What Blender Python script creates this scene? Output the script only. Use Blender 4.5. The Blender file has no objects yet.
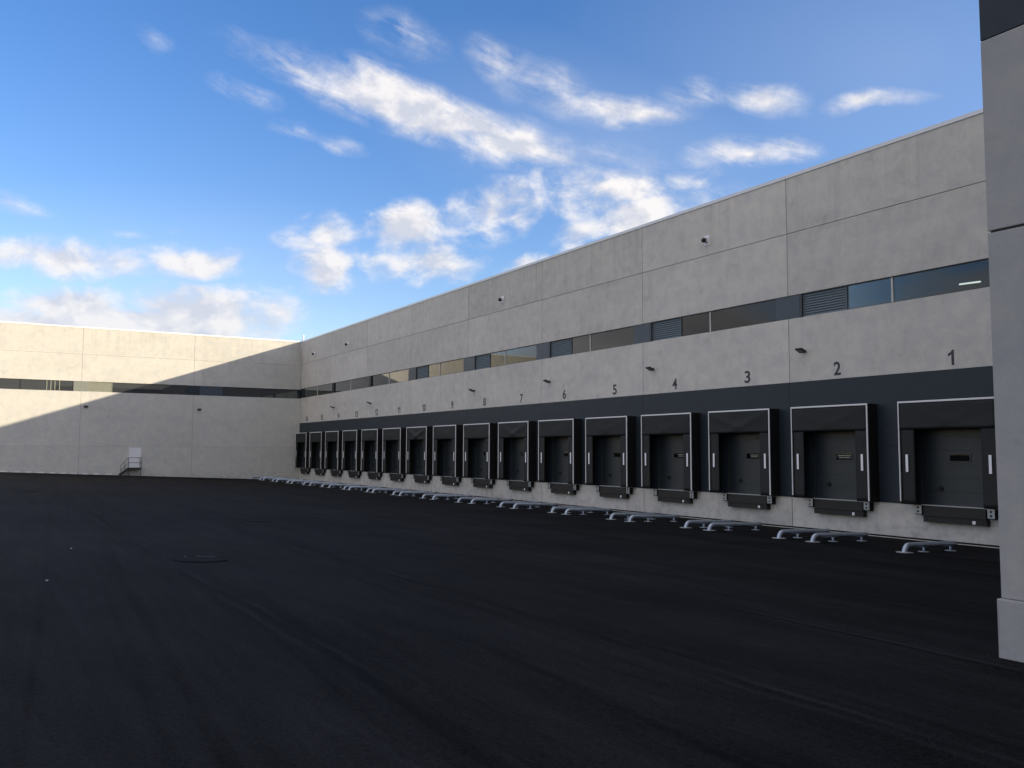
import bpy, bmesh, math, random
from mathutils import Vector, Matrix, noise as mnoise
random.seed(7)
S = bpy.context.scene
COL = S.collection
R = math.radians

# ------------------------------------------------------------------ helpers
def new_mat(name):
    m = bpy.data.materials.new(name); m.use_nodes = True
    nt = m.node_tree
    for n in list(nt.nodes): nt.nodes.remove(n)
    return m, nt

class NT:
    """small wrapper to write node graphs compactly"""
    def __init__(s, nt): s.nt = nt
    def n(s, typ, **kw):
        nd = s.nt.nodes.new(typ)
        for k, v in kw.items(): setattr(nd, k, v)
        return nd
    def link(s, a, b): s.nt.links.new(a, b)
    def put(s, sock, v):
        if hasattr(v, 'is_linked') or isinstance(v, bpy.types.NodeSocket): s.link(v, sock)
        else: sock.default_value = v
    def math(s, op, a, b=0.0, c=0.0, clamp=False):
        nd = s.n('ShaderNodeMath', operation=op, use_clamp=clamp)
        s.put(nd.inputs[0], a); s.put(nd.inputs[1], b)
        if len(nd.inputs) > 2: s.put(nd.inputs[2], c)
        return nd.outputs[0]
    def mix(s, f, a, b, blend='MIX'):
        nd = s.n('ShaderNodeMix', data_type='RGBA', blend_type=blend)
        s.put(nd.inputs[0], f)
        for k, v in ((6, a), (7, b)):
            if isinstance(v, tuple) and len(v) == 3: v = (*v, 1)
            s.put(nd.inputs[k], v)
        return nd.outputs[2]
    def mapping(s, vec, loc=(0,0,0), rot=(0,0,0), sc=(1,1,1), typ='POINT'):
        nd = s.n('ShaderNodeMapping', vector_type=typ)
        s.link(vec, nd.inputs[0])
        nd.inputs[1].default_value = loc; nd.inputs[2].default_value = rot; nd.inputs[3].default_value = sc
        return nd.outputs[0]
    def noise(s, vec, scale, detail=4, rough=.55, dist=0.0):
        nd = s.n('ShaderNodeTexNoise')
        s.link(vec, nd.inputs['Vector'])
        nd.inputs['Scale'].default_value = scale; nd.inputs['Detail'].default_value = detail
        nd.inputs['Roughness'].default_value = rough; nd.inputs['Distortion'].default_value = dist
        return nd.outputs['Fac']
    def rng(s, v, a, b, c=0.0, d=1.0, smooth=False):
        nd = s.n('ShaderNodeMapRange')
        if smooth: nd.interpolation_type = 'SMOOTHSTEP'
        s.put(nd.inputs[0], v)
        for k, x in zip((1, 2, 3, 4), (a, b, c, d)): nd.inputs[k].default_value = x
        return nd.outputs[0]
    def bump(s, h, strength=.3, dist=.02):
        nd = s.n('ShaderNodeBump'); s.link(h, nd.inputs['Height'])
        nd.inputs['Strength'].default_value = strength; nd.inputs['Distance'].default_value = dist
        return nd.outputs[0]
    def princ(s, col, rough=.6, metal=0.0, spec=.5, normal=None):
        b = s.n('ShaderNodeBsdfPrincipled'); o = s.n('ShaderNodeOutputMaterial')
        if isinstance(col, tuple) and len(col) == 3: col = (*col, 1)
        s.put(b.inputs['Base Color'], col); s.put(b.inputs['Roughness'], rough)
        s.put(b.inputs['Metallic'], metal); s.put(b.inputs['Specular IOR Level'], spec)
        if normal is not None: s.link(normal, b.inputs['Normal'])
        s.link(b.outputs[0], o.inputs[0]); return b

def coords(t, kind='Object'):
    return t.n('ShaderNodeTexCoord').outputs[kind]

def simple_mat(name, col, rough=.5, metal=0.0, spec=.5, var=.18, vscale=3.0, bump=0.0, bscale=40):
    m, nt = new_mat(name); t = NT(nt); v = coords(t)
    n1 = t.noise(v, vscale, 5, .6); n2 = t.noise(v, vscale*9, 3, .6)
    f = t.math('ADD', t.math('MULTIPLY', n1, .65), t.math('MULTIPLY', n2, .35))
    f = t.rng(f, .3, .7)
    lo = tuple(c*(1-var) for c in col); hi = tuple(min(1, c*(1+var)) for c in col)
    c = t.mix(f, lo, hi)
    r = t.rng(n2, .3, .7, max(.02, rough-.08), min(1, rough+.08))
    nrm = t.bump(t.noise(v, bscale, 3), bump, .01) if bump else None
    t.princ(c, r, metal, spec, nrm)
    return m

def concrete_mat(name, base, axis, bay, seed, vary=1.0):
    """precast panel concrete; axis = 0/1: the horizontal run of the wall in object space"""
    m, nt = new_mat(name); t = NT(nt); v = coords(t)
    sep = t.n('ShaderNodeSeparateXYZ'); t.link(v, sep.inputs[0])
    run, z = sep.outputs[axis], sep.outputs[2]
    # tint that differs from panel to panel
    pid = t.math('FLOOR', t.math('DIVIDE', run, bay))
    row = t.math('ADD', t.math('GREATER_THAN', z, 3.5), t.math('ADD', t.math('GREATER_THAN', z, 9.4), t.math('GREATER_THAN', z, 12.76)))
    comb = t.n('ShaderNodeCombineXYZ'); t.link(pid, comb.inputs[0]); t.link(row, comb.inputs[1]); comb.inputs[2].default_value = seed
    wn = t.n('ShaderNodeTexWhiteNoise'); t.link(comb.outputs[0], wn.inputs[0])
    # shift the mottling per panel so that it breaks at the joints
    off = t.n('ShaderNodeVectorMath', operation='SCALE'); t.link(wn.outputs['Color'], off.inputs[0]); off.inputs['Scale'].default_value = 40
    add = t.n('ShaderNodeVectorMath', operation='ADD'); t.link(v, add.inputs[0]); t.link(off.outputs[0], add.inputs[1])
    p = add.outputs[0]
    big = t.noise(t.mapping(p, sc=((.6, 1, 1) if axis == 0 else (1, .6, 1))), .42, 4, .5, .5)
    mid = t.noise(p, 1.7, 8, .66, .35)
    hs = (1, 1, 1)
    lines = t.noise(t.mapping(p, sc=((.12, 1, 1.6) if axis == 0 else (1, .12, 1.6))), 1.0, 4, .6)
    drip = t.noise(t.mapping(p, sc=((2.2, 1, .10) if axis == 0 else (1, 2.2, .10))), 1.0, 4, .6)
    fine = t.noise(p, 28, 4, .7)
    vo = t.n('ShaderNodeTexVoronoi'); t.link(p, vo.inputs['Vector']); vo.inputs['Scale'].default_value = 5.5
    pores = t.rng(vo.outputs['Distance'], .03, .10, 0, 1)
    f = t.math('MULTIPLY', t.rng(big, .3, .7, -1, 1), .30*vary)
    f = t.math('ADD', f, t.math('MULTIPLY', t.rng(mid, .3, .7, -1, 1), .52*vary))
    f = t.math('ADD', f, t.math('MULTIPLY', t.rng(lines, .3, .7, -1, 1), .16*vary))
    f = t.math('ADD', f, t.math('MULTIPLY', t.rng(drip, .3, .7, -1, 1), .10*vary))
    f = t.math('ADD', f, t.math('MULTIPLY', t.rng(fine, .3, .7, -1, 1), .24))
    f = t.math('ADD', f, t.math('MULTIPLY', t.math('SUBTRACT', wn.outputs['Value'], .5), .75*vary))
    g = t.math('MULTIPLY_ADD', f, .19, 1.0)
    blot = t.rng(t.noise(p, 1.3, 5, .6, .5), .60, .70, 0, 1, True)     # damp looking blotches
    g = t.math('MULTIPLY', g, t.math('MULTIPLY_ADD', blot, -.11*vary, 1.0))
    g = t.math('MULTIPLY', g, t.math('MULTIPLY_ADD', pores, .12, .88))
    rain = t.noise(t.mapping(v, sc=((3.5, 1, .05) if axis == 0 else (1, 3.5, .05))), 1.0, 5, .65)
    rmask = t.math('MULTIPLY', t.rng(z, 11.2, 15.3, 0, 1, True), t.rng(rain, .50, .72, 0, 1, True))
    g = t.math('MULTIPLY', g, t.math('MULTIPLY_ADD', rmask, -.17*vary*vary, 1.0))
    foot = t.math('MULTIPLY', t.rng(z, 1.5, .2, 0, 1, True), t.rng(t.noise(v, 2.3, 6, .65), .42, .70, 0, 1, True))
    g = t.math('MULTIPLY', g, t.math('MULTIPLY_ADD', foot, -.22, 1.0))
    hue = t.mix(t.rng(mid, .35, .65), (base[0]*.985, base[1]*.995, base[2]*1.02), (base[0]*1.02, base[1]*1.0, base[2]*.965))
    vm = t.n('ShaderNodeVectorMath', operation='SCALE'); t.link(hue, vm.inputs[0]); t.link(g, vm.inputs['Scale'])
    h = t.math('ADD', t.math('MULTIPLY', fine, .5), t.math('ADD', t.math('MULTIPLY', mid, .6), t.math('MULTIPLY', pores, .25)))
    t.princ(vm.outputs[0], t.rng(mid, .3, .7, .72, .92), 0, .25, t.bump(h, .22, .02))
    return m

# ------------------------------------------------------------------ materials
M = {}
M['conc_dock'] = concrete_mat('dock_wall_concrete', (.55, .535, .505), 0, 10.0, 1.3)
M['conc_wing'] = concrete_mat('wing_concrete', (.525, .525, .495), 1, 10.7, 4.1, .75)
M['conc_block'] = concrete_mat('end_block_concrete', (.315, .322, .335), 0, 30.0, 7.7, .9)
M['joint'] = simple_mat('joint_sealant', (.05, .05, .05), .85)
M['joint_pale'] = simple_mat('pale_joint_sealant', (.16, .155, .145), .85)
M['kerb'] = simple_mat('kerb_concrete', (.42, .41, .39), .85, var=.3, vscale=1.5)
M['clad'] = simple_mat('anthracite_cladding', (.0180, .0275, .0385), .5, 0, .3, .07, .6)
M['clad2'] = simple_mat('grey_infill_panel', (.034, .052, .074), .42, 0, .5, .08, .8)
M['panel_sunlit'] = simple_mat('sunlit_infill_panel', (.20, .215, .19), .4, 0, .5, .08, .8)  # dark infill panel with the sunlight painted into its colour
M['footing'] = simple_mat('pale_footing', (.72, .71, .69), .8)
M['louver'] = simple_mat('louver_metal', (.13, .165, .19), .5, 0, .4, .1)
M['louver_sunlit'] = simple_mat('sunlit_louver_metal', (.26, .27, .22), .5, 0, .4, .1)  # louver metal lightened, sunlight is put into the colour
M['frame_dark'] = simple_mat('dark_window_frame', (.011, .017, .025), .4)
M['mullion'] = simple_mat('pale_mullion', (.50, .50, .48), .45)
M['coping'] = simple_mat('coping_metal', (.62, .63, .64), .38, .25, .5, .06)
M['white_alu'] = simple_mat('white_aluminium', (.74, .75, .77), .38, 0, .5, .07, 4)
M['stripe'] = simple_mat('white_stripe', (.86, .87, .92), .5, 0, .4, .06, 5)
M['curtain'] = simple_mat('shelter_curtain', (.0125, .0145, .0150), .62, 0, .35, .3, 1.7, .25, 160)
M['fabric_side'] = simple_mat('shelter_side_fabric', (.008, .0085, .010), .65, 0, .3, .3, 2, .2, 120)
M['door'] = simple_mat('dock_door_steel', (.016, .023, .029), .46, 0, .5, .1, 1.2)
M['black_steel'] = simple_mat('black_steel', (.010, .010, .011), .5, 0, .4, .3, 5)
M['rubber'] = simple_mat('black_rubber', (.012, .012, .012), .75, 0, .3, .3, 6)
M['plate'] = simple_mat('galvanised_plate', (.36, .39, .40), .5, .4, .5, .3, 9)
M['galv'] = simple_mat('galvanised_pipe', (.42, .48, .55), .36, .55, .5, .22, 6, .08, 60)
M['lamp_black'] = simple_mat('lamp_housing', (.018, .018, .019), .5)
M['lens'] = simple_mat('lamp_glass', (.10, .10, .10), .15)
M['white_paint'] = simple_mat('white_paint', (.74, .75, .78), .45, 0, .5, .05)
M['number'] = simple_mat('number_paint', (.040, .045, .052), .6, 0, .4, .1)
M['stair'] = simple_mat('stair_steel', (.10, .115, .13), .5, .5)
M['grate'] = simple_mat('stair_grating', (.035, .04, .042), .6, .3)
M['interior_dark'] = simple_mat('dark_interior', (.010, .011, .012), .9)
M['interior'] = simple_mat('dim_interior', (.05, .055, .06), .9)
M['roofing'] = simple_mat('roof_membrane', (.30, .30, .30), .9)
M['iron'] = simple_mat('cast_iron', (.0085, .0088, .0105), .85, 0, .05, .3, 12)
M['iron_pale'] = simple_mat('pale_iron', (.13, .13, .13), .7, 0, .3, .5, 8)  # paler iron for short stretches of the manhole rim
M['litter'] = simple_mat('white_stone', (.42, .42, .42), .8)
M['sign_text'] = simple_mat('pale_sign_paint', (.42, .42, .34), .5)

m, nt = new_mat('window_glass'); t = NT(nt)
fr = t.n('ShaderNodeFresnel'); fr.inputs[0].default_value = 1.5
vv = coords(t)
gl = t.n('ShaderNodeBsdfGlossy'); gl.inputs['Roughness'].default_value = .015; gl.inputs['Color'].default_value = (.97, .99, 1, 1)
wav = t.bump(t.noise(vv, .55, 2), .05, .02); t.link(wav, gl.inputs['Normal'])
tr = t.n('ShaderNodeBsdfTransparent'); tr.inputs[0].default_value = (.42, .46, .47, 1)
mx = t.n('ShaderNodeMixShader'); o = t.n('ShaderNodeOutputMaterial')
ff = fr.outputs[0]; t.link(t.math('ADD', t.math('MULTIPLY', ff, .12), t.math('MULTIPLY', t.math('MULTIPLY', ff, ff), 16.0), clamp=True), mx.inputs[0]); t.link(tr.outputs[0], mx.inputs[1]); t.link(gl.outputs[0], mx.inputs[2]); t.link(mx.outputs[0], o.inputs[0])
M['glass'] = m
m2 = m.copy(); m2.name = 'tinted_window_glass'
for nd in m2.node_tree.nodes:
    if nd.type == 'BSDF_TRANSPARENT': nd.inputs[0].default_value = (.13, .15, .16, 1)
    if nd.type == 'FRESNEL': nd.inputs[0].default_value = 1.5
t = NT(m2.node_tree)
om = [nd for nd in m2.node_tree.nodes if nd.type == 'OUTPUT_MATERIAL'][0]; src = om.inputs[0].links[0].from_socket
df = t.n('ShaderNodeBsdfDiffuse'); df.inputs[0].default_value = (.40, .44, .48, 1)          # pale dust film added to brighten panes in place of sky reflection
mx2 = t.n('ShaderNodeMixShader'); mx2.inputs[0].default_value = .10
t.link(src, mx2.inputs[1]); t.link(df.outputs[0], mx2.inputs[2]); t.link(mx2.outputs[0], om.inputs[0])
M['glass_tint'] = m2

m, nt = new_mat('lit_lamp'); t = NT(nt)
e = t.n('ShaderNodeEmission'); e.inputs[0].default_value = (1, .95, .85, 1); e.inputs[1].default_value = 1.6
o = t.n('ShaderNodeOutputMaterial'); t.link(e.outputs[0], o.inputs[0]); M['lit'] = m

# asphalt ------------------------------------------------------------
m, nt = new_mat('fresh_asphalt'); t = NT(nt); v = coords(t)
sep = t.n('ShaderNodeSeparateXYZ'); t.link(v, sep.inputs[0])
wob = t.noise(t.mapping(v, sc=(.10, .10, 0)), 1, 3)
wob2 = t.noise(t.mapping(v, sc=(1.5, 1.5, 0)), 1, 3)
yy = t.math('ADD', sep.outputs[1], t.math('ADD', t.math('MULTIPLY', t.math('SUBTRACT', wob, .5), .75), t.math('MULTIPLY', t.math('SUBTRACT', wob2, .5), .16)))
lane = t.math('DIVIDE', t.math('ADD', yy, .15), 3.55)
fr_ = t.math('FRACT', lane)
dist = t.math('MULTIPLY', t.math('ABSOLUTE', t.math('SUBTRACT', fr_, .5)), 3.55)      # metres from the lane seam
seamw = t.noise(t.mapping(v, sc=(.35, 1.5, 0)), 1, 4)
seam = t.math('MULTIPLY', t.rng(dist, .02, .10, 1, 0, True), t.rng(seamw, .40, .62))
seam2 = t.math('MULTIPLY', t.rng(t.math('ABSOLUTE', t.math('SUBTRACT', dist, .13)), .01, .07, 1, 0, True), t.rng(seamw, .46, .60))
wn = t.n('ShaderNodeTexWhiteNoise', noise_dimensions='1D'); t.link(t.math('FLOOR', t.math('ADD', lane, .5)), wn.inputs['W'])
streak = t.noise(t.mapping(v, sc=(.10, 1.1, 0)), 1, 6, .62)
streak2 = t.noise(t.mapping(v, sc=(.35, 5.0, 0)), 1, 4, .6)
patch = t.noise(v, .16, 5, .6, .4)
roll = t.noise(t.mapping(v, rot=(0, 0, .30), sc=(1/.12, 1/1.0, 1), typ='TEXTURE'), 1, 4, .6)
agg = t.n('ShaderNodeTexVoronoi'); t.link(v, agg.inputs['Vector']); agg.inputs['Scale'].default_value = 70
aggc = agg.outputs['Color']
asep = t.n('ShaderNodeSeparateColor'); t.link(aggc, asep.inputs[0])
grain = t.noise(v, 22, 5, .75)
f = t.math('MULTIPLY', t.rng(streak, .3, .7, -1, 1), .55)
f = t.math('ADD', f, t.math('MULTIPLY', t.rng(patch, .3, .7, -1, 1), .40))
f = t.math('ADD', f, t.math('MULTIPLY', t.rng(streak2, .3, .7, -1, 1), .30))
f = t.math('ADD', f, t.math('MULTIPLY', t.rng(roll, .3, .7, -1, 1), .22))
f = t.math('ADD', f, t.math('MULTIPLY', t.math('SUBTRACT', wn.outputs['Value'], .5), .40))
f = t.math('ADD', f, t.math('MULTIPLY', t.math('SUBTRACT', asep.outputs[0], .5), .9))
f = t.math('ADD', f, t.math('MULTIPLY', t.rng(grain, .3, .7, -1, 1), .60))
band = t.rng(t.math('ADD', dist, t.math('MULTIPLY', t.math('SUBTRACT', streak2, .5), .5)), .05, .75, 1, 0, True)
f = t.math('ADD', f, t.math('MULTIPLY', t.math('MULTIPLY', band, t.rng(patch, .35, .6)), -.42))
f = t.math('ADD', f, t.math('MULTIPLY', seam, -.55)); f = t.math('ADD', f, t.math('MULTIPLY', seam2, .9))
tyre = t.noise(t.mapping(v, rot=(0, 0, -.06), sc=(1/.03, 1/3.2, 1), typ='TEXTURE'), 1, 3, .5)
f = t.math('ADD', f, t.math('MULTIPLY', t.rng(tyre, .56, .70, 0, 1, True), -.40))
scuff = t.math('MULTIPLY', t.rng(t.noise(t.mapping(v, rot=(0, 0, .12), sc=(1/.5, 1/3.5, 1), typ='TEXTURE'), 1, 7, .7, .3), .63, .74, 0, 1), t.rng(patch, .45, .6))
f = t.math('ADD', f, t.math('MULTIPLY', scuff, 2.2))
g = t.math('MAXIMUM', t.math('ADD', 1.0, f), .15)
dust = t.rng(t.noise(t.mapping(v, sc=(.25, .5, 0)), 1, 6, .7, .5), .60, .78, 0, 1, True)
base = t.mix(t.math('MULTIPLY', dust, .5), (.0082, .0084, .0098), (.030, .0285, .0275))
vm = t.n('ShaderNodeVectorMath', operation='SCALE'); t.link(base, vm.inputs[0]); t.link(g, vm.inputs['Scale'])
hh = t.math('ADD', t.math('MULTIPLY', asep.outputs[0], .5), t.math('ADD', grain, t.math('MULTIPLY', seam, -.5)))
hh = t.math('ADD', hh, t.math('MULTIPLY', streak, 2.5))
t.princ(vm.outputs[0], t.rng(streak, .3, .7, .72, .9), 0, .05, t.bump(hh, .55, .012))
M['asphalt'] = m

# ------------------------------------------------------------------ object helpers
class MB:
    def __init__(s): s.bm = bmesh.new(); s.mi = 0
    def box(s, a, b):
        x0, y0, z0 = a; x1, y1, z1 = b
        vs = [s.bm.verts.new(p) for p in ((x0,y0,z0),(x1,y0,z0),(x1,y1,z0),(x0,y1,z0),(x0,y0,z1),(x1,y0,z1),(x1,y1,z1),(x0,y1,z1))]
        for q in ((3,2,1,0),(4,5,6,7),(0,1,5,4),(1,2,6,5),(2,3,7,6),(3,0,4,7)):
            f = s.bm.faces.new([vs[i] for i in q]); f.material_index = s.mi
        return s
    def poly(s, pts):
        f = s.bm.faces.new([s.bm.verts.new(p) for p in pts]); f.material_index = s.mi; return s
    def tube(s, pts, r, n=14, cap=True):
        pts = [Vector(p) for p in pts]; rings = []
        prev = None
        for i, p in enumerate(pts):
            if i == 0: d = pts[1]-pts[0]
            elif i == len(pts)-1: d = pts[-1]-pts[-2]
            else: d = (pts[i+1]-p).normalized() + (p-pts[i-1]).normalized()
            d.normalize()
            if prev is None:
                a = d.orthogonal().normalized()
            else:
                a = prev - d*prev.dot(d); a.normalize()
            prev = a; b = d.cross(a)
            rr = r[i] if isinstance(r, (list, tuple)) else r
            rings.append([s.bm.verts.new(p + a*math.cos(2*math.pi*k/n)*rr + b*math.sin(2*math.pi*k/n)*rr) for k in range(n)])
        for i in range(len(rings)-1):
            for k in range(n):
                f = s.bm.faces.new((rings[i][k], rings[i][(k+1)%n], rings[i+1][(k+1)%n], rings[i+1][k])); f.smooth = True; f.material_index = s.mi
        if cap:
            s.bm.faces.new(rings[0][::-1]); s.bm.faces.new(rings[-1])
        return s
    def xform(s, mat): bmesh.ops.transform(s.bm, matrix=mat, verts=s.bm.verts); return s
    def bevel(s, w, seg=2):
        bmesh.ops.bevel(s.bm, geom=s.bm.edges[:], offset=w, segments=seg, affect='EDGES', profile=.6); return s
    def build(s, name, mats, parent=None, loc=None):
        me = bpy.data.meshes.new(name)
        bmesh.ops.recalc_face_normals(s.bm, faces=s.bm.faces)
        s.bm.to_mesh(me); s.bm.free()
        for mm in (mats if isinstance(mats, (list, tuple)) else [mats]): me.materials.append(mm)
        o = bpy.data.objects.new(name, me); COL.objects.link(o)
        if parent: o.parent = parent
        if loc: o.location = loc
        return o

def thing(name, label, cat, loc=(0,0,0), rz=0, group=None):
    o = bpy.data.objects.new(name, None); COL.objects.link(o)
    o.empty_display_size = .2
    o.location = loc; o.rotation_euler.z = rz
    o['label'] = label; o['category'] = cat
    if group: o['group'] = group
    return o
def tag(o, label, cat, group=None):
    o['label'] = label; o['category'] = cat
    if group: o['group'] = group
    return o
def struct(o): o['kind'] = 'structure'; return o
def copy_tree(o, parent=None):
    c = o.copy(); COL.objects.link(c)
    if parent: c.parent = parent
    for ch in list(o.children): copy_tree(ch, c)
    return c

# ------------------------------------------------------------------ dimensions (metres)
H = 15.35; HJ = 12.76; ZD = 1.25; ZC = 6.19; ZW0 = 8.97; ZW1 = 10.0
PX, PY = 90.34, -19.03          # corner of the end block
WING = 34.0
SLOPE0 = 3.2
def zg(d):
    if d <= SLOPE0-1: return 0.0
    if d >= 36: return zg(35.999)
    if d < SLOPE0+1: return .0405*((d-SLOPE0+1)**2)/4
    if d > 34:
        e = d-34; return .0405*(34-SLOPE0) + .0405*(e - e*e/4)
    return .0405*(d-SLOPE0)

# ------------------------------------------------------------------ ground
bm = MB()
ys = [600, 40, 1] + [0, -1, -2.2] + [-2.2-.2*k for k in range(1, 11)] + [-5-1.0*k for k in range(1, 30)] + [-34.5, -35, -35.5, -36, -60, -200, -900]
xs = [-900, -200, -60, -20] + list(range(0, 121, 10)) + [200, 900]
grid = [[bm.bm.verts.new((x, y, zg(max(0, -y)))) for x in xs] for y in ys]
for i in range(len(ys)-1):
    for j in range(len(xs)-1):
        f = bm.bm.faces.new((grid[i][j], grid[i][j+1], grid[i+1][j+1], grid[i+1][j])); f.smooth = True
struct(bm.build('asphalt_yard', M['asphalt']))
b = MB()
x = 0.02
while x < PX-.1:
    x2 = min(x+4.0, PX-.02); b.box((x, -.86, -.05), (x2-.012, -.70, .012)); x = x2
struct(b.build('kerb_strip', M['kerb']))

# ------------------------------------------------------------------ dock building
W = thing('warehouse', 'long grey precast concrete warehouse wall with numbered black loading docks and a strip of windows', 'building')
G = .017
def rowboxes(mb, xs, y0, y1, z0, z1):
    for a, c in zip(xs[:-1], xs[1:]):
        mb.box((a+G, y0, z0), (c-G, y1, z1))
XJ = [0.0] + [10.0*k for k in range(1, 9)] + [PX]
mb = MB()
for z0, z1 in ((-.3, ZD-.003), (ZC+.003, ZW0), (ZW1, HJ-.013), (HJ+.013, H-.12)):
    rowboxes(mb, XJ, 0, .22, z0, z1)
mb.mi = 1
for z0, z1 in ((-.3, ZD-.01), (ZC+.01, ZW0-.02), (ZW1+.02, H-.15)):
    mb.box((0.03, .035, z0), (PX-.02, .20, z1))
mb.build('wall', [M['conc_dock'], M['joint']], W)
b = MB()
for a, c in zip(XJ[:-1], XJ[1:]):
    b.box((a+.004, -.035, H-.12), (c-.004, .30, H+.03))
b.build('coping', M['coping'], W)
b = MB(); b.box((-40, 1.5, -.3), (PX+30, 60, H-.35)); b.box((-.02, .23, H-.5), (PX+30, 1.5, H-.35)); b.build('roof', M['roofing'], W)

DOCKX = [77.5-5*k for k in range(16)]
OW, OT = 1.34, 4.25
b = MB()
for a, c in zip(XJ[:-1], XJ[1:]):
    b.box((a+.006, -.03, OT+.006), (c-.006, .05, ZC))          # header course
for lo, hi in zip([80.0]*0 or [], []): pass
edges = []
cuts = sorted(DOCKX)
start = 0.0
for xc in cuts:
    edges.append((start, xc-OW)); start = xc+OW
edges.append((start, PX))
for a, c in edges:
    js = [a] + [j for j in XJ if a+.05 < j < c-.05] + [c]
    for p, q in zip(js[:-1], js[1:]):
        b.box((p+(.006 if p in XJ else 0), -.03, ZD), (q-(.006 if q in XJ else 0), .05, 3.45)); b.box((p+(.006 if p in XJ else 0), -.03, 3.458), (q-(.006 if q in XJ else 0), .05, OT))
b.mi = 1; b.box((.02, .06, ZD+.01), (PX-.02, .065, ZC)) if False else None
b.build('cladding_band', [M['clad'], M['joint']], W)
# backing behind the cladding joints, with the dock openings left free
b = MB(); b.box((.02, .055, OT+.01), (PX-.02, .2, ZC-.002))
for a, c in edges: b.box((a+.004, .055, ZD+.002), (c-.004, .2, OT+.008))
b.build('cladding_frame', M['joint'], W)

# dock doors ---------------------------------------------------------
def dock_door(i, xc):
    b = MB()
    n = 6; h = (OT-ZD)/n
    for k in range(n):
        b.box((xc-OW+.003, .12, ZD+k*h+.004), (xc+OW-.003, .17, ZD+(k+1)*h-.004))
    b.box((xc-OW+.01, .17, ZD), (xc+OW-.01, .20, OT))
    d = b.build('dock_door', M['door'], W)
    f = MB(); x0, x1, z0, z1 = xc-.22, xc+.53, 2.87, 3.11
    for a in ((x0-.05, z0-.05, x1+.05, z0), (x0-.05, z1, x1+.05, z1+.05), (x0-.05, z0, x0, z1), (x1, z0, x1+.05, z1)):
        f.box((a[0], .100, a[1]), (a[2], .121, a[3]))
    wf = f.build('door_window', M['frame_dark'], d)
    MB().box((x0, .112, z0), (x1, .118, z1)).build('pane', M['glass'], wf)
    if i in (2, 3, 4):
        s = MB()
        wv = {2: .62, 3: .46, 4: .40}[i]
        for zz, ww in ((3.035, wv), (2.955, wv*.9)):
            xx = x1-.05-ww
            while xx < x1-.06:
                w2 = random.uniform(.04, .11); s.box((xx, .1075, zz-.018), (min(xx+w2, x1-.05), .1105, zz+.018)); xx += w2+.022
        s.build('sticker', M['sign_text'], wf)
    k = MB(); k.tube([(xc-.62, .121, 1.86), (xc-.62, .07, 1.86)], .085, 16); k.box((xc-.72, .06, 1.84), (xc-.52, .075, 1.88))
    k.build('handle', M['rubber'], d)
for i, xc in enumerate(DOCKX): dock_door(i+1, xc)

# painted dock numbers ----------------------------------------------
def text_mesh(s, size):
    cu = bpy.data.curves.new('number_text', 'FONT'); cu.body = s; cu.size = size; cu.extrude = .003; cu.offset = .014; cu.resolution_u = 16
    cu.align_x = 'CENTER'; cu.space_character = 1.02
    o = bpy.data.objects.new('tmp', cu); COL.objects.link(o)
    dg = bpy.context.evaluated_depsgraph_get(); dg.update()
    me = bpy.data.meshes.new_from_object(o.evaluated_get(dg))
    bpy.data.objects.remove(o); bpy.data.curves.remove(cu)
    return me
def glyph(ch):
    """one digit as (verts, faces) normalised to 0.56 high, and its width"""
    if ch == '1':
        w = .235
        pl = [(.135, 0), (.235, 0), (.235, .56), (.165, .56), (.115, .485), (.0, .425), (.0, .335), (.075, .365), (.135, .41)]
        n = len(pl)
        vs = [(x, -.003, z) for x, z in pl] + [(x, .003, z) for x, z in pl]
        fs = [tuple(range(n)), tuple(range(2*n-1, n-1, -1))] + [(k, (k+1) % n, (k+1) % n+n, k+n) for k in range(n)]
        return vs, fs, w
    me = text_mesh(ch, .76)
    xs_ = [v.co.x for v in me.vertices]; ys_ = [v.co.y for v in me.vertices]
    x0, x1, y0, y1 = min(xs_), max(xs_), min(ys_), max(ys_); w = .355
    vs = [((v.co.x-x0)/(x1-x0)*w, -v.co.z, (v.co.y-y0)/(y1-y0)*.56) for v in me.vertices]
    fs = [tuple(p.vertices) for p in me.polygons]
    bpy.data.meshes.remove(me)
    return vs, fs, w
for i, xc in enumerate(DOCKX):
    V_, F_, x = [], [], 0.0
    for ch in str(i+1):
        vs, fs, w = glyph(ch); k = len(V_)
        V_ += [(p[0]+x, p[1], p[2]) for p in vs]; F_ += [tuple(q+k for q in f) for f in fs]; x += w+.075
    x -= .075
    me = bpy.data.meshes.new('dock_number'); me.from_pydata([(p[0]-x/2, p[1], p[2]) for p in V_], [], F_)
    me.materials.append(M['number'])
    o = bpy.data.objects.new('dock_number', me); COL.objects.link(o); o.parent = W
    o.location = (xc+.02, -.0045, 6.335)

# window strip of the dock wall -------------------------------------
YP = .10
def frame_part(name, x0, x1, z0, z1, mull, parent, glass='glass'):
    """window: dark frame, glass pane sub-parts, pale mullions; local run along x at y depth"""
    b = MB(); fw = .035
    b.box((x0, YP-.03, z0), (x1, YP+.05, z0+fw)); b.box((x0, YP-.03, z1-fw), (x1, YP+.05, z1))
    b.box((x0, YP-.03, z0+fw), (x0+fw, YP+.05, z1-fw)); b.box((x1-fw, YP-.03, z0+fw), (x1, YP+.05, z1-fw))
    w = b.build(name, M['frame_dark'], parent)
    ms = [x0] + list(mull) + [x1]
    for a, c in zip(ms[:-1], ms[1:]):
        MB().box((a+.04, YP, z0+fw+.001), (c-.04, YP+.012, z1-fw-.001)).build('pane', M[glass], w)
    for q in mull:
        MB().box((q-.038, YP-.035, z0+fw), (q+.038, YP+.045, z1-fw)).build('mullion', M['mullion'], w)
    return w
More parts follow.
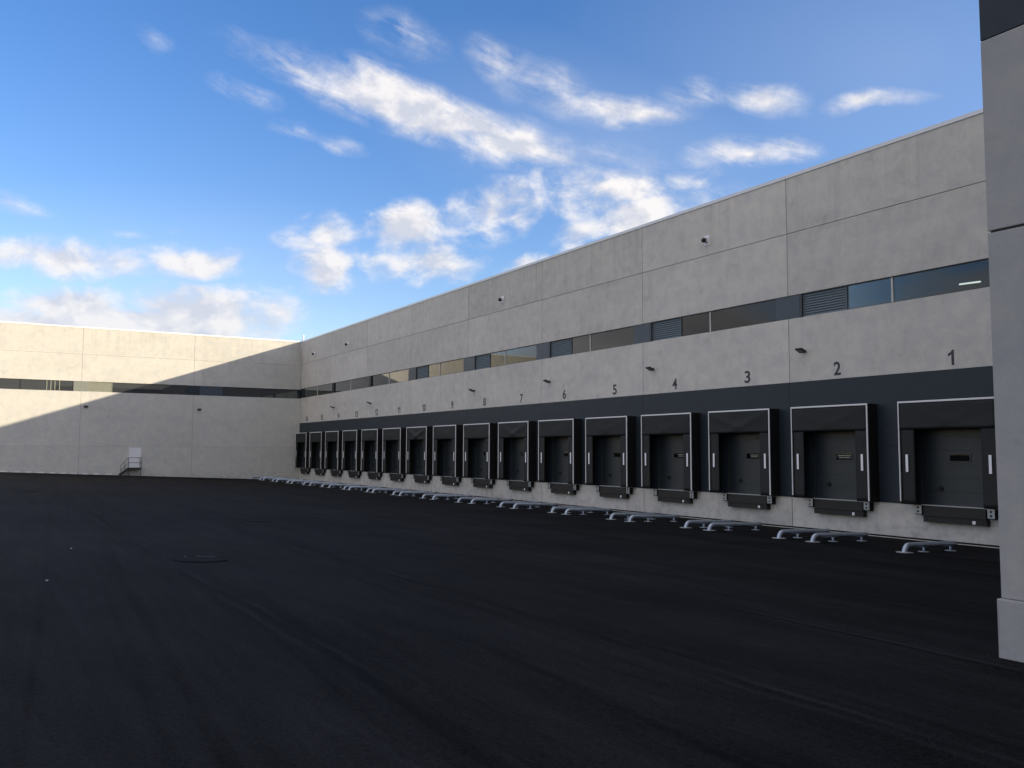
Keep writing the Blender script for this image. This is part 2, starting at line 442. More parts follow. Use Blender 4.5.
def infill(x0, x1, z0, z1, mat, parent, name='infill_panel', y=.04):
    return MB().box((x0+.004, y, z0+.002), (x1-.004, y+.06, z1-.002)).build(name, mat, parent)
def louver(x0, x1, z0, z1, mat, parent):
    b = MB(); n = 9; h = (z1-z0-.06)/n
    b.box((x0, YP-.04, z0), (x1, YP+.05, z0+.03)); b.box((x0, YP-.04, z1-.03), (x1, YP+.05, z1))
    b.box((x0, YP-.04, z0+.03), (x0+.03, YP+.05, z1-.03)); b.box((x1-.03, YP-.04, z0+.03), (x1, YP+.05, z1-.03))
    for k in range(n):
        zz = z0+.03+k*h
        b.poly([(x0+.03, YP-.03, zz+h*.1), (x1-.03, YP-.03, zz+h*.1), (x1-.03, YP+.02, zz+h*.84), (x0+.03, YP+.02, zz+h*.84)])
        b.poly([(x0+.03, YP-.03, zz+h*.1), (x1-.03, YP-.03, zz+h*.1), (x1-.03, YP-.03, zz-h*.08), (x0+.03, YP-.03, zz-h*.08)])
    b.mi = 1; b.box((x0+.03, YP+.045, z0+.03), (x1-.03, YP+.048, z1-.03))
    return b.build('louver', [mat, M['joint']], parent)
PIP = [(69.25, 70.6), (59.2, 60.55), (49.27, 50.76), (39.21, 40.9), (29.3, 30.79)]
for a, c in PIP:
    infill(a, c, ZW0, ZW1, M['clad2'], W)
    infill(c, c+.17, ZW0, ZW1, M['frame_dark'], W, 'post', -.012)
infill(79.6, 80.77, ZW0, ZW1, M['clad2'], W); infill(80.77, PX, ZW0, ZW1, M['clad2'], W)
for lo, hi, mul, lv in ((70.77, 79.6, 75.13, True), (60.72, 69.25, 65.06, True), (50.93, 59.2, 55.1, True)):
    s0 = lo
    if lv: louver(lo, lo+2.25, ZW0, ZW1, M['louver'], W); s0 = lo+2.25
    frame_part('window', s0, hi, ZW0, ZW1, [mul], W)
louver(41.07, 43.14, ZW0, ZW1, M['louver'], W); frame_part('window', 43.14, 49.27, ZW0, ZW1, [45.25], W)
louver(30.96, 33.1, ZW0, ZW1, M['louver'], W); frame_part('window', 33.1, 39.21, ZW0, ZW1, [35.17], W)
frame_part('window', 21.05, 29.3, ZW0, ZW1, [25.1], W); infill(20.58, 21.05, ZW0, ZW1, M['frame_dark'], W, 'post', -.012)
frame_part('window', 10.99, 20.58, ZW0, ZW1, [15.6], W); infill(10.5, 10.99, ZW0, ZW1, M['frame_dark'], W, 'post', -.012)
frame_part('window', 1.15, 10.5, ZW0, ZW1, [5.6], W); infill(.02, 1.15, ZW0, ZW1, M['clad'], W)
# dim room behind the strip
b = MB()
b.box((.05, 1.35, ZW0-.4), (PX-.05, 1.45, ZW1+.4)); b.box((.05, .22, ZW0-.5), (PX-.05, 1.35, ZW0-.4)); b.box((.05, .22, ZW1+.4), (PX-.05, 1.35, ZW1+.5))
b.build('interior_wall', M['interior'], W)
MB().tube([(77.55, .62, 9.36), (78.35, .62, 9.33)], .03, 8).build('interior_lamp', M['lit'], W)
for xx in (72.8+2.2, 76.6):
    pass

# ------------------------------------------------------------------ dock shelters, levellers, bumpers
def curtain(x0, x1, z0, z1, y, amp, seed, nx=20, nz=10, vee=0.0):
    b = MB(); g = []
    for j in range(nz+1):
        rw = []
        for i in range(nx+1):
            u, w = i/nx, j/nz
            x = x0+(x1-x0)*u; z = z0+(z1-z0)*w
            d = mnoise.noise(Vector((u*2.5+seed*7, w*1.3, seed)))*amp*(1-w*.75)
            if vee:                                             # creases hanging from the two top corners
                for s in (u, 1-u):
                    q = abs((1-w) - s*1.5)
                    d -= vee*math.exp(-(q/.16)**2)*min(1, (1-w)*2.2)*min(1, 3*(w+.08))
            rw.append(b.bm.verts.new((x, y+d, z)))
        g.append(rw)
    for j in range(nz):
        for i in range(nx):
            f = b.bm.faces.new((g[j][i], g[j][i+1], g[j+1][i+1], g[j+1][i])); f.smooth = True
    r = bmesh.ops.extrude_face_region(b.bm, geom=b.bm.faces[:])
    bmesh.ops.translate(b.bm, vec=(0, .012, 0), verts=[e for e in r['geom'] if isinstance(e, bmesh.types.BMVert)])
    return b
ORD = ['first', 'second', 'third', 'fourth', 'fifth', 'sixth', 'seventh', 'eighth', 'ninth', 'tenth', 'eleventh', 'twelfth', 'thirteenth', 'fourteenth', 'fifteenth', 'sixteenth']
SW, ST, SY = 1.87, 3.80, -.65
BUMP_GROUP = 'dock bumpers on the dock faces'
def make_shelter(i, xc):
    n = i+1
    extra = {1: 'nearest, partly hidden by the end block', 3: 'creased top curtain', 10: 'V-folds in its top curtain', 16: 'farthest, touching the corner of the wing'}.get(n, '')
    lab = f'black white-edged dock shelter under wall number {n}' + (', ' + extra if extra else '')
    t = thing('dock_shelter', lab, 'dock shelter', (xc, 0, ZD), 0, 'dock shelters along the wall')
    sd = random.random()*10
    # side and top fabric of the box
    for s in (-1, 1):
        x = s*SW
        b = MB(); b.box((x-.025, SY+.03, .02), (x+.025, -.031, ST-.03))
        for k in range(1, 4):
            y = SY+k*.15; b.box((x+s*.025, y-.012, .03), (x+s*.034, y+.012, ST-.04))
        b.build('side_fabric', M['fabric_side'], t)
    MB().box((-SW-.02, SY+.03, ST-.03), (SW+.02, -.031, ST+.02)).build('top_fabric', M['fabric_side'], t)
    # front frame
    e = .046
    b = MB(); b.box((-SW-.03, SY-.012, .12), (-SW-.03+e, SY+.03, ST-.045)).bevel(.006, 1); b.build('edge_profile', M['white_alu'], t)
    b = MB(); b.box((SW+.03-e-.012, SY-.012, .05), (SW+.03, SY+.03, ST-.045)).bevel(.006, 1); b.build('edge_profile', M['white_alu'], t)
    b = MB(); b.box((-SW-.03, SY-.012, ST-.043), (SW+.03, SY+.03, ST+.022)).bevel(.006, 1); b.build('edge_profile', M['white_alu'], t)
    vee = {3: .03, 7: .045, 10: .10, 12: .03}.get(n, .012)
    curtain(-SW+.018, SW-.03, 2.78, ST-.045, SY+.012, .035, sd, vee=vee).build('top_curtain', M['curtain'], t)
    for s in (-1, 1):
        a, c = (-SW+.018, -1.28) if s < 0 else (1.28, SW-.03)
        o = curtain(a, c, 0.02, 2.84, SY+.045, .02, sd+s*3, 6, 16).build('side_curtain', M['curtain'], t)
        MB().box((s*1.585-.05, SY+.012, 1.21), (s*1.585+.05, SY+.022, 1.85)).build('marker_stripe', M['stripe'], t)
def make_leveller(i, xc):
    n = i+1
    t = thing('dock_leveller', f'black steel dock leveller lip below the shelter of dock number {n}', 'dock leveller', (xc, 0, ZD), 0, 'dock levellers below the shelters')
    MB().box((-1.15, -.20, -.40), (1.24, -.031, -.02)).bevel(.012, 1).build('front_box', M['black_steel'], t)
    b = MB(); b.box((-1.13, -.23, -.61), (1.27, -.005, -.402)); b.box((-1.13, -.25, -.425), (1.27, -.231, -.402))
    for s in (-1.0, 1.12): b.box((s-.03, -.242, -.57), (s+.03, -.231, -.46))
    b.build('lip_bar', M['black_steel'], t)
    MB().box((-1.22, -.22, -.017), (1.62, -.02, .016)).build('edge_angle', M['plate'], t)
    b = MB(); b.box((.76, -.250, -.575), (.88, -.231, -.455)); b.bevel(.02, 2); b.build('marker_light', M['white_paint'], t)
    return t
def make_bumper(i, xc, s):
    n = i+1
    side = 'left' if s < 0 else 'right'
    t = thing('dock_bumper', f'black rubber dock bumper with grey plate on the {side} of dock {n} leveller', 'bumper', (xc+.07+s*1.38, 0, .92), 0, BUMP_GROUP)
    MB().box((-.14, -.24, -.03), (.14, -.005, .33)).bevel(.015, 1).build('rubber_block', M['rubber'], t)
    b = MB(); b.box((-.13, -.258, 0), (.13, -.241, .32)).bevel(.004, 1); b.build('face_plate', M['plate'], t)
    for zz in (.09, .23):
        MB().tube([(0, -.257, zz), (0, -.27, zz)], .038, 10).build('bolt', M['iron'], t)
for i, xc in enumerate(DOCKX):
    make_shelter(i, xc+(.13 if i == 0 else 0)); make_leveller(i, xc)
    for s in (-1, 1): make_bumper(i, xc, s)

# ------------------------------------------------------------------ wheel guides
def guide_proto():
    t = thing('wheel_guide', '', 'wheel guide', (0,0,0), 0, 'wheel guides on the yard')
    # local: +y runs from the outer end (origin) to the wall, z up from the ground
    L = 2.7; r = .078; ht = .235; bend = .22
    pts = [(0, 0, 0), (0, 0, ht-bend)]
    for k in range(1, 9):
        a = k/8*math.pi/2; pts.append((0, bend*(1-math.cos(a)), ht-bend+bend*math.sin(a)))
    pts += [(0, L-.2, ht), (0, L, ht)]
    MB().tube(pts, r, 16).build('pipe', M['galv'], t)
    b = MB(); b.tube([(0, 0, .002), (0, 0, .022)], .25, 24); b.build('foot_plate', M['plate'], t)
    for y in (1.0, 2.45):
        b = MB(); b.tube([(0, y, .0), (0, y, ht-.05)], .04, 12); b.tube([(0, y, .002), (0, y, .020)], .17, 20)
        b.build('support_foot', M['galv'], t)
    return t
proto = guide_proto(); first = True
for i, xc in enumerate(DOCKX):
    for s in (1, -1):
        if first: t = proto; first = False
        else: t = copy_tree(proto)
        jx, jy = random.uniform(-.06, .06), random.uniform(-.10, .10)
        if i == 0 and s == 1: jx = .05
        xo, xi = xc+s*1.79+jx, xc+s*1.70+jx
        yo, yi = -5.45+jy, -2.75+jy
        t.location = (xo, yo, zg(-yo))
        dz = zg(-yi-.0)-zg(-yo)
        t.rotation_euler = (math.atan2(dz, yi-yo), 0, math.atan2(-(xi-xo), yi-yo))
        side = 'right' if s > 0 else 'left'
        t['label'] = f'galvanised steel wheel guide pipe on the asphalt, {side} one before dock number {i+1}'

# ------------------------------------------------------------------ floodlights and cameras on the walls
def lamp_proto():
    t = thing('wall_lamp', '', 'floodlight', (0,0,0), 0, 'floodlights on the walls')
    MB().box((-.05, -.03, -.06), (.05, -.002, .06)).build('bracket', M['lamp_black'], t)
    b = MB(); b.tube([(0, -.04, 0), (0, -.14, .0)], .03, 10); b.build('arm', M['lamp_black'], t)
    mt = Matrix.Translation((0, -.24, 0)) @ Matrix.Rotation(R(-27), 4, 'X')
    b = MB(); b.box((-.19, -.17, -.03), (.19, .17, .03)).bevel(.015, 2); b.xform(mt); b.build('housing', M['lamp_black'], t)
    b = MB(); b.box((-.11, -.10, -.038), (.11, .10, -.0305)); b.xform(mt); b.build('lens', M['lens'], t)
    return t
lp = lamp_proto(); f0 = True
for x, n in ((70.85, 'beside number 2'), (60.85, 'beside number 4'), (50.9, 'beside number 6'), (41.0, 'beside number 8'), (21.15, 'beside number 12'), (11.3, 'beside number 14')):
    t = lp if f0 else copy_tree(lp); f0 = False
    t.location = (x, 0, 7.50)
    t['label'] = 'black floodlight on the dock wall above the dark band ' + n
for y, n in ((-21.64, 'left one, above and left of the white door'), (-10.86, 'right one, nearer the inner corner')):
    t = copy_tree(lp); t.location = (0, y, 7.42); t.rotation_euler.z = R(90)
    t['label'] = 'dark floodlight on the far wing wall, ' + n
def cam_proto():
    t = thing('security_camera', '', 'camera', (0,0,0), 0, 'security cameras high on the dock wall')
    MB().box((-.19, -.03, -.24), (.19, -.002, .24)).bevel(.006, 1).build('mounting_plate', M['white_paint'], t)
    MB().box((-.12, -.13, -.10), (.12, -.031, .12)).bevel(.01, 1).build('junction_box', M['white_paint'], t)
    b = MB(); b.tube([(0, -.13, .0), (0, -.16, 0), (0, -.22, -.01), (0, -.30, -.03), (0, -.33, -.04)], [.09, .115, .12, .10, .05], 16)
    b.build('dome', M['lamp_black'], t)
    return t
cp = cam_proto(); f0 = True
for x, n in ((65.0, 'nearest one, above windows of docks 3 and 4'), (45.0, 'middle one above docks 7 and 8'), (14.9, 'far one above dock 13'), (4.75, 'farthest one near the inner corner')):
    t = cp if f0 else copy_tree(cp); f0 = False
    t.location = (x, 0, 13.5)
    t['label'] = 'white-plated camera high on dock wall, ' + n
b = MB(); b.tube([(.22, .12, H+.03), (.22, .12, H+.75)], .075, 12)
tag(b.build('roof_post', M['white_paint']), 'short white post on the roof edge at the inner corner', 'post')

# ------------------------------------------------------------------ far wing (runs along -Y at X = 0, seen from +X)
V = thing('warehouse_wing', 'far concrete warehouse wing, half in sunlight, closing the end of the yard', 'building')
SJ = [0.0, 11.45, 22.1, 32.75, WING]
mb = MB()
def wbox(mb, s0, s1, d0, d1, z0, z1): mb.box((-d1, -s1, z0), (-d0, -s0, z1))
WZ0, WZ1 = 8.92, 9.93; GW = .011
rows = ((-.2, 3.5-.006), (3.5+.006, WZ0), (WZ1, 12.62-.008), (12.62+.008, H-.12))
for z0, z1 in rows:
    for a, c in zip(SJ[:-1], SJ[1:]):
        if z0 < 0 and a == 11.45:
            wbox(mb, a+GW, 16.38, 0, .22, z0, z1); wbox(mb, 17.54, c-GW, 0, .22, z0, z1); wbox(mb, 16.38, 17.54, 0, .22, z0, 1.37)
        else: wbox(mb, a+GW, c-GW, 0, .22, z0, z1)
mb.mi = 1
wbox(mb, .03, 16.3, .03, .20, -.1, WZ0-.02); wbox(mb, 17.6, WING-.02, .03, .20, -.1, WZ0-.02); wbox(mb, 16.3, 17.6, .03, .20, 3.496, WZ0-.02)
wbox(mb, .03, WING-.02, .03, .20, WZ1+.02, H-.15)
mb.build('wall', [M['conc_wing'], M['joint_pale']], V)
b = MB()
for a, c in zip(SJ[:-1], SJ[1:]): wbox(b, a+.004 if a else -.23, c-.004, -.035, .30, H-.12, H+.03)
b.build('coping', M['white_alu'], V)
b = MB(); b.box((-45, -WING, -.2), (-1.5, 1.4, H-.35)); b.box((-1.5, -WING, H-.5), (-.23, 0, H-.35)); b.box((-1.5, -WING, -.2), (-.23, -WING+.2, H-.5)); b.build('roof', M['roofing'], V)
RZ = Matrix.Rotation(R(90), 4, 'Z')      # local x -> -? handled below: run s maps to -Y, depth to -X
def rot(o):
    for ob in [o] + list(o.children_recursive):
        for v in ob.data.vertices:
            s_, d_, z_ = v.co; v.co = (-d_, -s_, z_)
        ob.data.flip_normals()
    return o
rot(frame_part('window', .02, 4.3, WZ0, WZ1, [], V, 'glass_tint')); rot(frame_part('window', 4.3, 8.5, WZ0, WZ1, [], V, 'glass_tint'))
rot(infill(8.5, 10.84, WZ0, WZ1, M['clad2'], V)); rot(infill(10.84, 12.06, WZ0, WZ1, M['clad'], V, 'infill_panel', .03))
rot(frame_part('window', 12.06, 19.28, WZ0, WZ1, [], V, 'glass_tint'))
rot(louver(19.28, 21.54, WZ0, WZ1, M['louver_sunlit'], V)); rot(infill(21.54, 22.81, WZ0, WZ1, M['panel_sunlit'], V))
rot(frame_part('window', 22.81, 27.4, WZ0, WZ1, [], V, 'glass_tint')); rot(frame_part('window', 27.4, 32.4, WZ0, WZ1, [], V, 'glass_tint')); rot(infill(32.4, WING-.02, WZ0, WZ1, M['clad'], V))
for s_ in (24.0, 24.4, 24.75, 25.1):
    b = MB(); wbox(b, s_, s_+.07, .06, .096, WZ0+.036, WZ1-.036); b.build('pale_bar', M['louver_sunlit'], V)  # thin pale uprights standing just in front of the pane
b = MB(); wbox(b, .05, WING-.3, 1.3, 1.4, WZ0-.4, WZ1+.4); wbox(b, .05, WING-.3, .22, 1.3, WZ0-.5, WZ0-.4); wbox(b, .05, WING-.3, .22, 1.3, WZ1+.4, WZ1+.5); wbox(b, .01, .049, .22, 1.4, WZ0-.5, WZ1+.5); b.build('interior_wall', M['interior_dark'], V)
# white personnel door
d = MB(); wbox(d, 16.43, 17.49, .04, .10, 1.39, 3.45); d = d.build('door', M['white_paint'], V)
b = MB(); wbox(b, 16.38, 16.43, -.01, .12, 1.372, 3.494); wbox(b, 17.49, 17.54, -.01, .12, 1.372, 3.494); wbox(b, 16.43, 17.49, -.01, .12, 3.452, 3.494)
b.build('door_frame', M['white_paint'], d)
b = MB(); wbox(b, 16.52, 16.64, -.03, .038, 2.38, 2.42); b.build('handle', M['stair'], d)
# low pale footing pieces that show where the asphalt meets the wall in waves
s_ = 17.9; k = 0
while s_ < WING-1:
    b = MB(); l = random.uniform(.45, .62); z = zg(s_+.3)
    wbox(b, s_, s_+l, -.05, -.002, z-.1, z+.13+random.uniform(-.02, .02)); s_ += l + random.uniform(.45, .6)
    b.build('footing', M['footing'], V)

# entrance stair
t = thing('entrance_stair', 'small grey steel stair and landing at the white door of the far wing', 'stair', (0, -17, zg(17)))
def sb(name, mat, *boxes):
    b = MB()
    for s0, s1, x0, x1, z0, z1 in boxes: b.box((x0, -(s1-17), z0-zg(17)), (x1, -(s0-17), z1-zg(17)))
    return b.build(name, mat, t)
ZL = 1.36
sb('landing', M['grate'], (16.42, 17.68, .01, 1.15, ZL-.10, ZL))
n = 4
for k in range(1, n):
    z = ZL - k*(ZL-zg(18))/n
    sb('step', M['grate'], (17.68+(k-1)*.22, 17.68+k*.22+.02, .12, 1.12, z-.05, z))
def st(name, mat, paths, r):
    b = MB()
    for p in paths: b.tube([(x, -(s-17), z-zg(17)) for s, x, z in p], r, 8)
    return b.build(name, mat, t)
for xx in (.09, 1.14):
    st('stringer', M['grate'], [[(17.65, xx, ZL-.09), (18.42, xx, zg(18.4)+.06)]], .06)
st('railing', M['stair'], [[(16.46, 1.12, ZL+1.02), (17.66, 1.12, ZL+1.02), (18.36, 1.12, zg(18.5)+1.0), (18.36, 1.12, zg(18.5))],
    [(16.46, 1.12, ZL+.52), (17.66, 1.12, ZL+.52), (18.36, 1.12, zg(18.5)+.5)],
    [(16.46, 1.12, ZL), (16.46, 1.12, ZL+1.02)], [(17.66, 1.12, ZL), (17.66, 1.12, ZL+1.02)], [(18.02, 1.12, ZL-.35), (18.02, 1.12, ZL+.66)],
    [(16.46, .06, ZL+1.02), (16.46, 1.12, ZL+1.02)], [(16.46, .06, ZL+.52), (16.46, 1.12, ZL+.52)], [(16.46, .06, ZL), (16.46, .06, ZL+1.02)]], .026)
for s_ in (16.5, 17.6):
    st('leg', M['stair'], [[(s_, 1.08, zg(17)-.02), (s_, 1.08, ZL-.1)]], .03)

# ------------------------------------------------------------------ end block at the right
B = thing('end_block', 'grey concrete corner of the nearer building block at the right, dark cladding above', 'building', (PX, PY, 0))
b = MB(); L = 34; D = -PY
b.box((0, 0, 1.37), (L, .3, 5.985)); b.box((0, 0, 6.015), (L, .3, 8.53)); 
b.box((0, .3, 1.37), (.3, D-.001, 5.985)); b.box((0, .3, 6.015), (.3, D-.001, 8.53))
b.bevel(.012, 2)
b.mi = 0
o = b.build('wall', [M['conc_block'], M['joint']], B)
b = MB(); b.box((.03, .03, 1.0), (L-.03, .25, 8.6)); b.build('joint_backing', M['joint'], B)
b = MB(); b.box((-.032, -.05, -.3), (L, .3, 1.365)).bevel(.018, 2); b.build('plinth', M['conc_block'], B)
b = MB(); b.box((.002, .002, 8.545), (L, .32, H-.2)); b.box((.002, .32, 8.545), (.3, D-.001, H-.2)); b.build('cladding', M['clad'], B)
b = MB(); b.box((-.07, -.07, H-.2), (L, .4, H)); b.build('coping', M['coping'], B)
b = MB(); b.box((.3, .3, 0), (L, D, H-.5)); b.build('roof', M['roofing'], B)

# ------------------------------------------------------------------ things on the asphalt
def manhole(x, y, r, label, square=False):
    t = thing('manhole_cover', label, 'manhole cover', (x, y, zg(-y)+.002)); t.rotation_euler.x = -math.atan(.0405)
    b = MB()
    if square:
        b.box((-r, -r*.6, -.02), (r, r*.6, .008)); b.bevel(.003, 1); b.build('cover', M['iron'], t)
        b = MB(); w = .05
        b.box((-r-w, -r*.6-w, -.02), (r+w, -r*.6-.003, .012)); b.box((-r-w, r*.6+.003, -.02), (r+w, r*.6+w, .012)); b.box((-r-w, -r*.6-.003, -.02), (-r-.003, r*.6+.003, .012)); b.box((r+.003, -r*.6-.003, -.02), (r+w, r*.6+.003, .012))
        b.build('rim', M['iron'], t)
    else:
        b.tube([(0, 0, -.02), (0, 0, .010)], r, 32); b.build('cover', M['iron'], t)
        b = MB(); n = 40
        ring = []
        for k in range(n):
            a = 2*math.pi*k/n
            ring.append([b.bm.verts.new((math.cos(a)*q, math.sin(a)*q, h)) for q, h in ((r+.004, .012), (r+.02, .014), (r+.03, -.01))])
        for k in range(n):
            p, q = ring[k], ring[(k+1) % n]
            b.mi = 1 if 2.2 < 2*math.pi*k/n < 3.1 or 3.3 < 2*math.pi*k/n < 3.6 else 0
            for e in (0, 1): b.bm.faces.new((p[e], q[e], q[e+1], p[e+1])).material_index = b.mi
        b.build('rim', [M['iron'], M['iron_pale']], t)
manhole(77.75, -26.1, .52, 'round iron manhole cover with pale rim, nearest one in the asphalt yard')
manhole(66.1, -21.9, .42, 'rectangular drain cover in the asphalt, between the round manhole and the docks', True)
manhole(43.9, -27.9, .5, 'rectangular drain cover far off on the left of the asphalt', True)
for x, y, lab in ((75.2, -28.3, 'small white stone lying on the asphalt, the farther one'), (80.5, -29.05, 'small white stone lying on the asphalt, the nearer one')):
    b = MB(); bmesh.ops.create_icosphere(b.bm, subdivisions=2, radius=.022)
    for v in b.bm.verts: v.co *= 1+.35*mnoise.noise(v.co*30); v.co.z *= .6
    o = b.build('stone', M['litter'], None, (x, y, zg(-y)+.012)); tag(o, lab, 'stone')

# ------------------------------------------------------------------ sky with clouds, sun
SUN_AZ = math.atan2(1.0, 1.0)          # world direction towards the sun: +X +Y
SUN_EL = R(13.85)
w = bpy.data.worlds.new('World'); S.world = w; w.use_nodes = True
nt = w.node_tree
for n in list(nt.nodes): nt.nodes.remove(n)
t = NT(nt)
sky = t.n('ShaderNodeTexSky', sky_type='NISHITA'); sky.sun_disc = False
sky.sun_elevation = SUN_EL; sky.sun_rotation = math.pi/2 - SUN_AZ
sky.altitude = 50; sky.air_density = 1.0; sky.dust_density = .35; sky.ozone_density = 1.6
hs = t.n('ShaderNodeHueSaturation'); t.link(t.mix(1.0, sky.outputs[0], (1.06, .945, 1.05), 'MULTIPLY'), hs.inputs['Color']); hs.inputs['Saturation'].default_value = 1.35; hs.inputs['Value'].default_value = .92
D = coords(t, 'Generated')
sp = t.n('ShaderNodeSeparateXYZ'); t.link(D, sp.inputs[0])
az = t.math('ARCTAN2', sp.outputs[1], t.math('MULTIPLY', sp.outputs[0], -1.0))     # 0 along -X, grows to the right (+Y)
el = t.math('ARCSINE', sp.outputs[2])
cb = t.n('ShaderNodeCombineXYZ'); t.link(t.math('MULTIPLY', az, 10), cb.inputs[0]); t.link(t.math('MULTIPLY', el, 10), cb.inputs[1])
P = cb.outputs[0]                       # sky coordinates, units of 0.1 rad
#CLOUDS#
VEIL = [(9.595, 3.943, -0.131, 4.004, 2.119, 0.16), (6.59, 3.429, -0.189, 3.313, 1.142, 0.16), (1.42, 1.874, 0.071, 3.175, 0.926, 0.14)]
CIR = [(4.164, 3.755, -0.258, 2.323, 0.336, 1.6), (5.553, 3.323, -0.259, 0.69, 0.213, 1.2), (5.264, 3.375, -0.233, 0.975, 0.297, 1.5), (3.308, 4.066, -0.158, 1.04, 0.305, 1.0), (2.809, 4.12, -0.091, 0.754, 0.14, 0.8), (4.508, 3.819, -0.123, 0.504, 0.114, 0.9), (5.202, 4.249, -0.372, 0.568, 0.248, 0.75), (4.096, 4.482, -0.249, 0.56, 0.283, 0.6), (6.42, 3.746, -0.157, 1.089, 0.205, 1.2), (6.819, 3.679, -0.172, 0.57, 0.143, 1.2), (5.785, 3.914, -0.352, 0.801, 0.311, 0.75), (8.129, 3.719, -0.172, 0.651, 0.198, 1.15), (7.384, 3.819, -0.068, 0.447, 0.201, 0.7), (9.387, 3.584, 0.001, 0.645, 0.117, 1.15), (8.055, 3.219, -0.012, 0.836, 0.185, 1.25), (7.7, 2.743, -0.059, 0.655, 0.254, 0.6), (2.279, 3.77, -0.221, 0.411, 0.163, 0.6), (3.379, 3.361, -0.181, 0.395, 0.126, 0.75), (2.825, 3.463, -0.079, 0.431, 0.124, 0.6), (0.15, 2.388, 0.039, 0.434, 0.135, 0.65), (1.389, 4.196, -0.175, 0.288, 0.117, 0.35), (6.587, 3.007, -0.194, 1.023, 0.425, 0.8)]
CUM = [(6.643, 2.952, 0.067, 1.35, 0.279, 1.25), (6.811, 2.656, 0.202, 1.003, 0.327, 1.3), (6.358, 2.745, -0.105, 0.798, 0.259, 1.0), (6.243, 2.497, 0.234, 0.679, 0.264, 0.9), (6.072, 3.019, -0.18, 0.688, 0.321, 0.8), (5.071, 2.698, 0.093, 0.918, 0.392, 1.35), (5.382, 2.646, 0.003, 0.46, 0.284, 1.0), (4.635, 2.637, 0.021, 0.343, 0.218, 0.6), (4.102, 2.437, 0.284, 0.702, 0.413, 1.35), (3.208, 1.965, 0.218, 0.615, 0.39, 1.25), (4.413, 2.116, 0.107, 0.794, 0.331, 1.3), (3.289, 2.316, 0.05, 0.77, 0.302, 0.95), (3.848, 2.1, 0.17, 0.896, 0.35, 0.8), (5.441, 2.128, 0.255, 0.457, 0.134, 0.9), (1.864, 2.034, 0.021, 0.89, 0.252, 1.3), (0.569, 1.939, 0.024, 1.084, 0.278, 1.35), (0.844, 1.946, 0.095, 0.466, 0.221, 1.0), (0.633, 1.445, 0.076, 0.726, 0.301, 1.7), (0.869, 1.279, 0.063, 1.572, 0.346, 1.9), (1.832, 1.42, 0.054, 1.602, 0.444, 1.8), (1.537, 1.299, 0.053, 1.76, 0.314, 1.9), (2.45, 1.355, -0.047, 0.835, 0.367, 1.0), (1.976, 1.704, 0.062, 0.408, 0.148, 0.8), (1.236, 1.571, 0.071, 0.481, 0.144, 0.5), (2.98, 1.409, 0.037, 0.646, 0.263, 0.6), (1.165, 2.241, 0.1, 0.385, 0.101, 0.35), (1.654, 2.308, 0.09, 0.201, 0.093, 0.5)]
#END#
def blob_sum(lst):
    acc = None
    for a, e, ang, sx, sy, wt in lst:
        mp = t.mapping(P, (a, e, 0), (0, 0, ang), (sx, sy, 1), 'TEXTURE')
        gr = t.n('ShaderNodeTexGradient', gradient_type='SPHERICAL'); t.link(mp, gr.inputs[0])
        v = t.math('MULTIPLY', gr.outputs['Fac'], wt)
        acc = v if acc is None else t.math('MAXIMUM', acc, v)
    return acc
warp = t.n('ShaderNodeTexNoise'); t.link(P, warp.inputs['Vector']); warp.inputs['Scale'].default_value = .9; warp.inputs['Detail'].default_value = 7
wv = t.n('ShaderNodeVectorMath', operation='MULTIPLY_ADD'); t.link(warp.outputs['Color'], wv.inputs[0]); wv.inputs[1].default_value = (.8, .45, 0); wv.inputs[2].default_value = (-.40, -.225, 0)
wp = t.n('ShaderNodeVectorMath', operation='ADD'); t.link(P, wp.inputs[0]); t.link(wv.outputs[0], wp.inputs[1])
PW = wp.outputs[0]
_P = P
P = PW
cum = blob_sum(CUM); cir = blob_sum(CIR)
P = _P
def cn(vec): return t.noise(t.mapping(vec, sc=(1.0, 1.45, 1)), 1.7, 10, .58, .25)
n1 = cn(P)
shp = t.n('ShaderNodeVectorMath', operation='ADD'); t.link(P, shp.inputs[0]); shp.inputs[1].default_value = (.10, .12, 0)
n2 = cn(shp.outputs[0])
amp = t.math('MULTIPLY', cum, 2.6, clamp=True)
dc = t.math('ADD', cum, t.math('MULTIPLY', t.math('MULTIPLY', t.math('SUBTRACT', n1, .515), 2.7), amp))
ac = t.rng(dc, .10, 1.12, 0, 1, True)
nc = t.noise(t.mapping(P, rot=(0, 0, R(-19)), sc=(1/.5, 1/2.4, 1), typ='TEXTURE'), 1.7, 10, .64, .55)
nc2 = t.noise(P, 2.6, 10, .66, .4)
ncm = t.math('ADD', t.math('MULTIPLY', nc, .62), t.math('MULTIPLY', nc2, .38))
ampi = t.math('MULTIPLY', cir, 2.2, clamp=True)
di = t.math('ADD', cir, t.math('MULTIPLY', t.math('MULTIPLY', t.math('SUBTRACT', ncm, .545), 3.1), ampi))
ai = t.math('POWER', t.rng(di, .0, .95, 0, 1), 1.25)
lit = t.rng(t.math('SUBTRACT', n1, n2), -.10, .10)
low = t.rng(el, .10, .30, .72, 1.0)
lit = t.math('MULTIPLY', t.math('ADD', .35, t.math('MULTIPLY', lit, .65)), low)
ccol = t.mix(lit, (2.15, 2.35, 2.9), (4.3, 4.1, 3.95))
alpha = t.math('MAXIMUM', t.math('MULTIPLY', ac, .92), t.math('MULTIPLY', ai, .88))
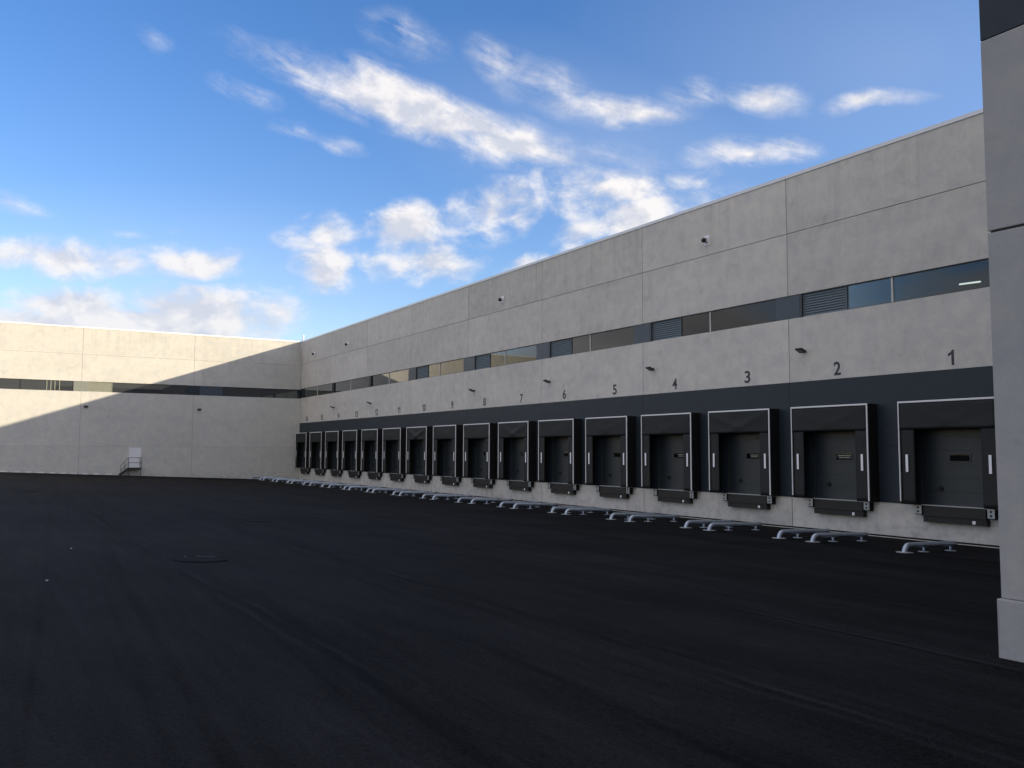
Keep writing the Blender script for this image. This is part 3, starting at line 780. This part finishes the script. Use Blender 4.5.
# unseen broken cloud added over the rest of the sky as warm fill light
cz = t.n('ShaderNodeCombineXYZ'); zz = t.math('ADD', sp.outputs[2], .12)
t.link(t.math('DIVIDE', sp.outputs[0], zz), cz.inputs[0]); t.link(t.math('DIVIDE', sp.outputs[1], zz), cz.inputs[1])
nb = t.noise(cz.outputs[0], .9, 8, .6, .3)
away = t.math('MAXIMUM', t.rng(az, -.10, -.45, 0, 1, True), t.math('MAXIMUM', t.rng(az, 1.2, 1.6, 0, 1, True), t.rng(el, .62, .85, 0, 1, True)))
ab = t.math('MULTIPLY', t.math('MULTIPLY', t.rng(nb, .37, .57, 0, 1, True), away), t.rng(el, .0, .08))
veil = blob_sum(VEIL)
skyv = t.mix(veil, hs.outputs[0], (3.3, 3.6, 4.1))
final = t.mix(alpha, skyv, ccol)
fill_cloud = t.mix(t.rng(nb, .5, .75), (4.9, 4.5, 4.2), (2.9, 2.8, 2.9))
final = t.mix(t.math('MULTIPLY', ab, .92), final, fill_cloud)
bg = t.n('ShaderNodeBackground'); t.link(final, bg.inputs[0]); bg.inputs[1].default_value = .10
ow = t.n('ShaderNodeOutputWorld'); t.link(bg.outputs[0], ow.inputs[0])

sd = bpy.data.lights.new('sun', 'SUN'); sd.energy = 2.6; sd.angle = R(.5); sd.color = (1, .85, .62)
so = bpy.data.objects.new('sun', sd); COL.objects.link(so)
dirv = Vector((math.cos(SUN_EL)*math.cos(SUN_AZ), math.cos(SUN_EL)*math.sin(SUN_AZ), math.sin(SUN_EL)))
so.rotation_euler = dirv.to_track_quat('Z', 'Y').to_euler(); so.location = (60, 40, 60)

# ------------------------------------------------------------------ camera
fw = Vector((-0.85757806, 0.5087631, 0.07563055)); rt = Vector((0.51044647, 0.85990261, 0.00345068)); up = Vector((0.06327933, -0.04156458, 0.99712994))
cd = bpy.data.cameras.new('camera'); co = bpy.data.objects.new('camera', cd); COL.objects.link(co)
mt = Matrix((rt, up, -fw)).transposed().to_4x4(); mt.translation = Vector((96.8477, -29.991, 3.1753))
co.matrix_world = mt
cd.sensor_fit = 'HORIZONTAL'; cd.sensor_width = 36; cd.lens = 884.2/1024*36; cd.clip_start = .1; cd.clip_end = 3000
S.camera = co
S.view_settings.view_transform = 'Standard'; S.view_settings.look = 'None'; S.view_settings.exposure = 1.3; S.view_settings.gamma = 1
S.view_settings.use_curve_mapping = False
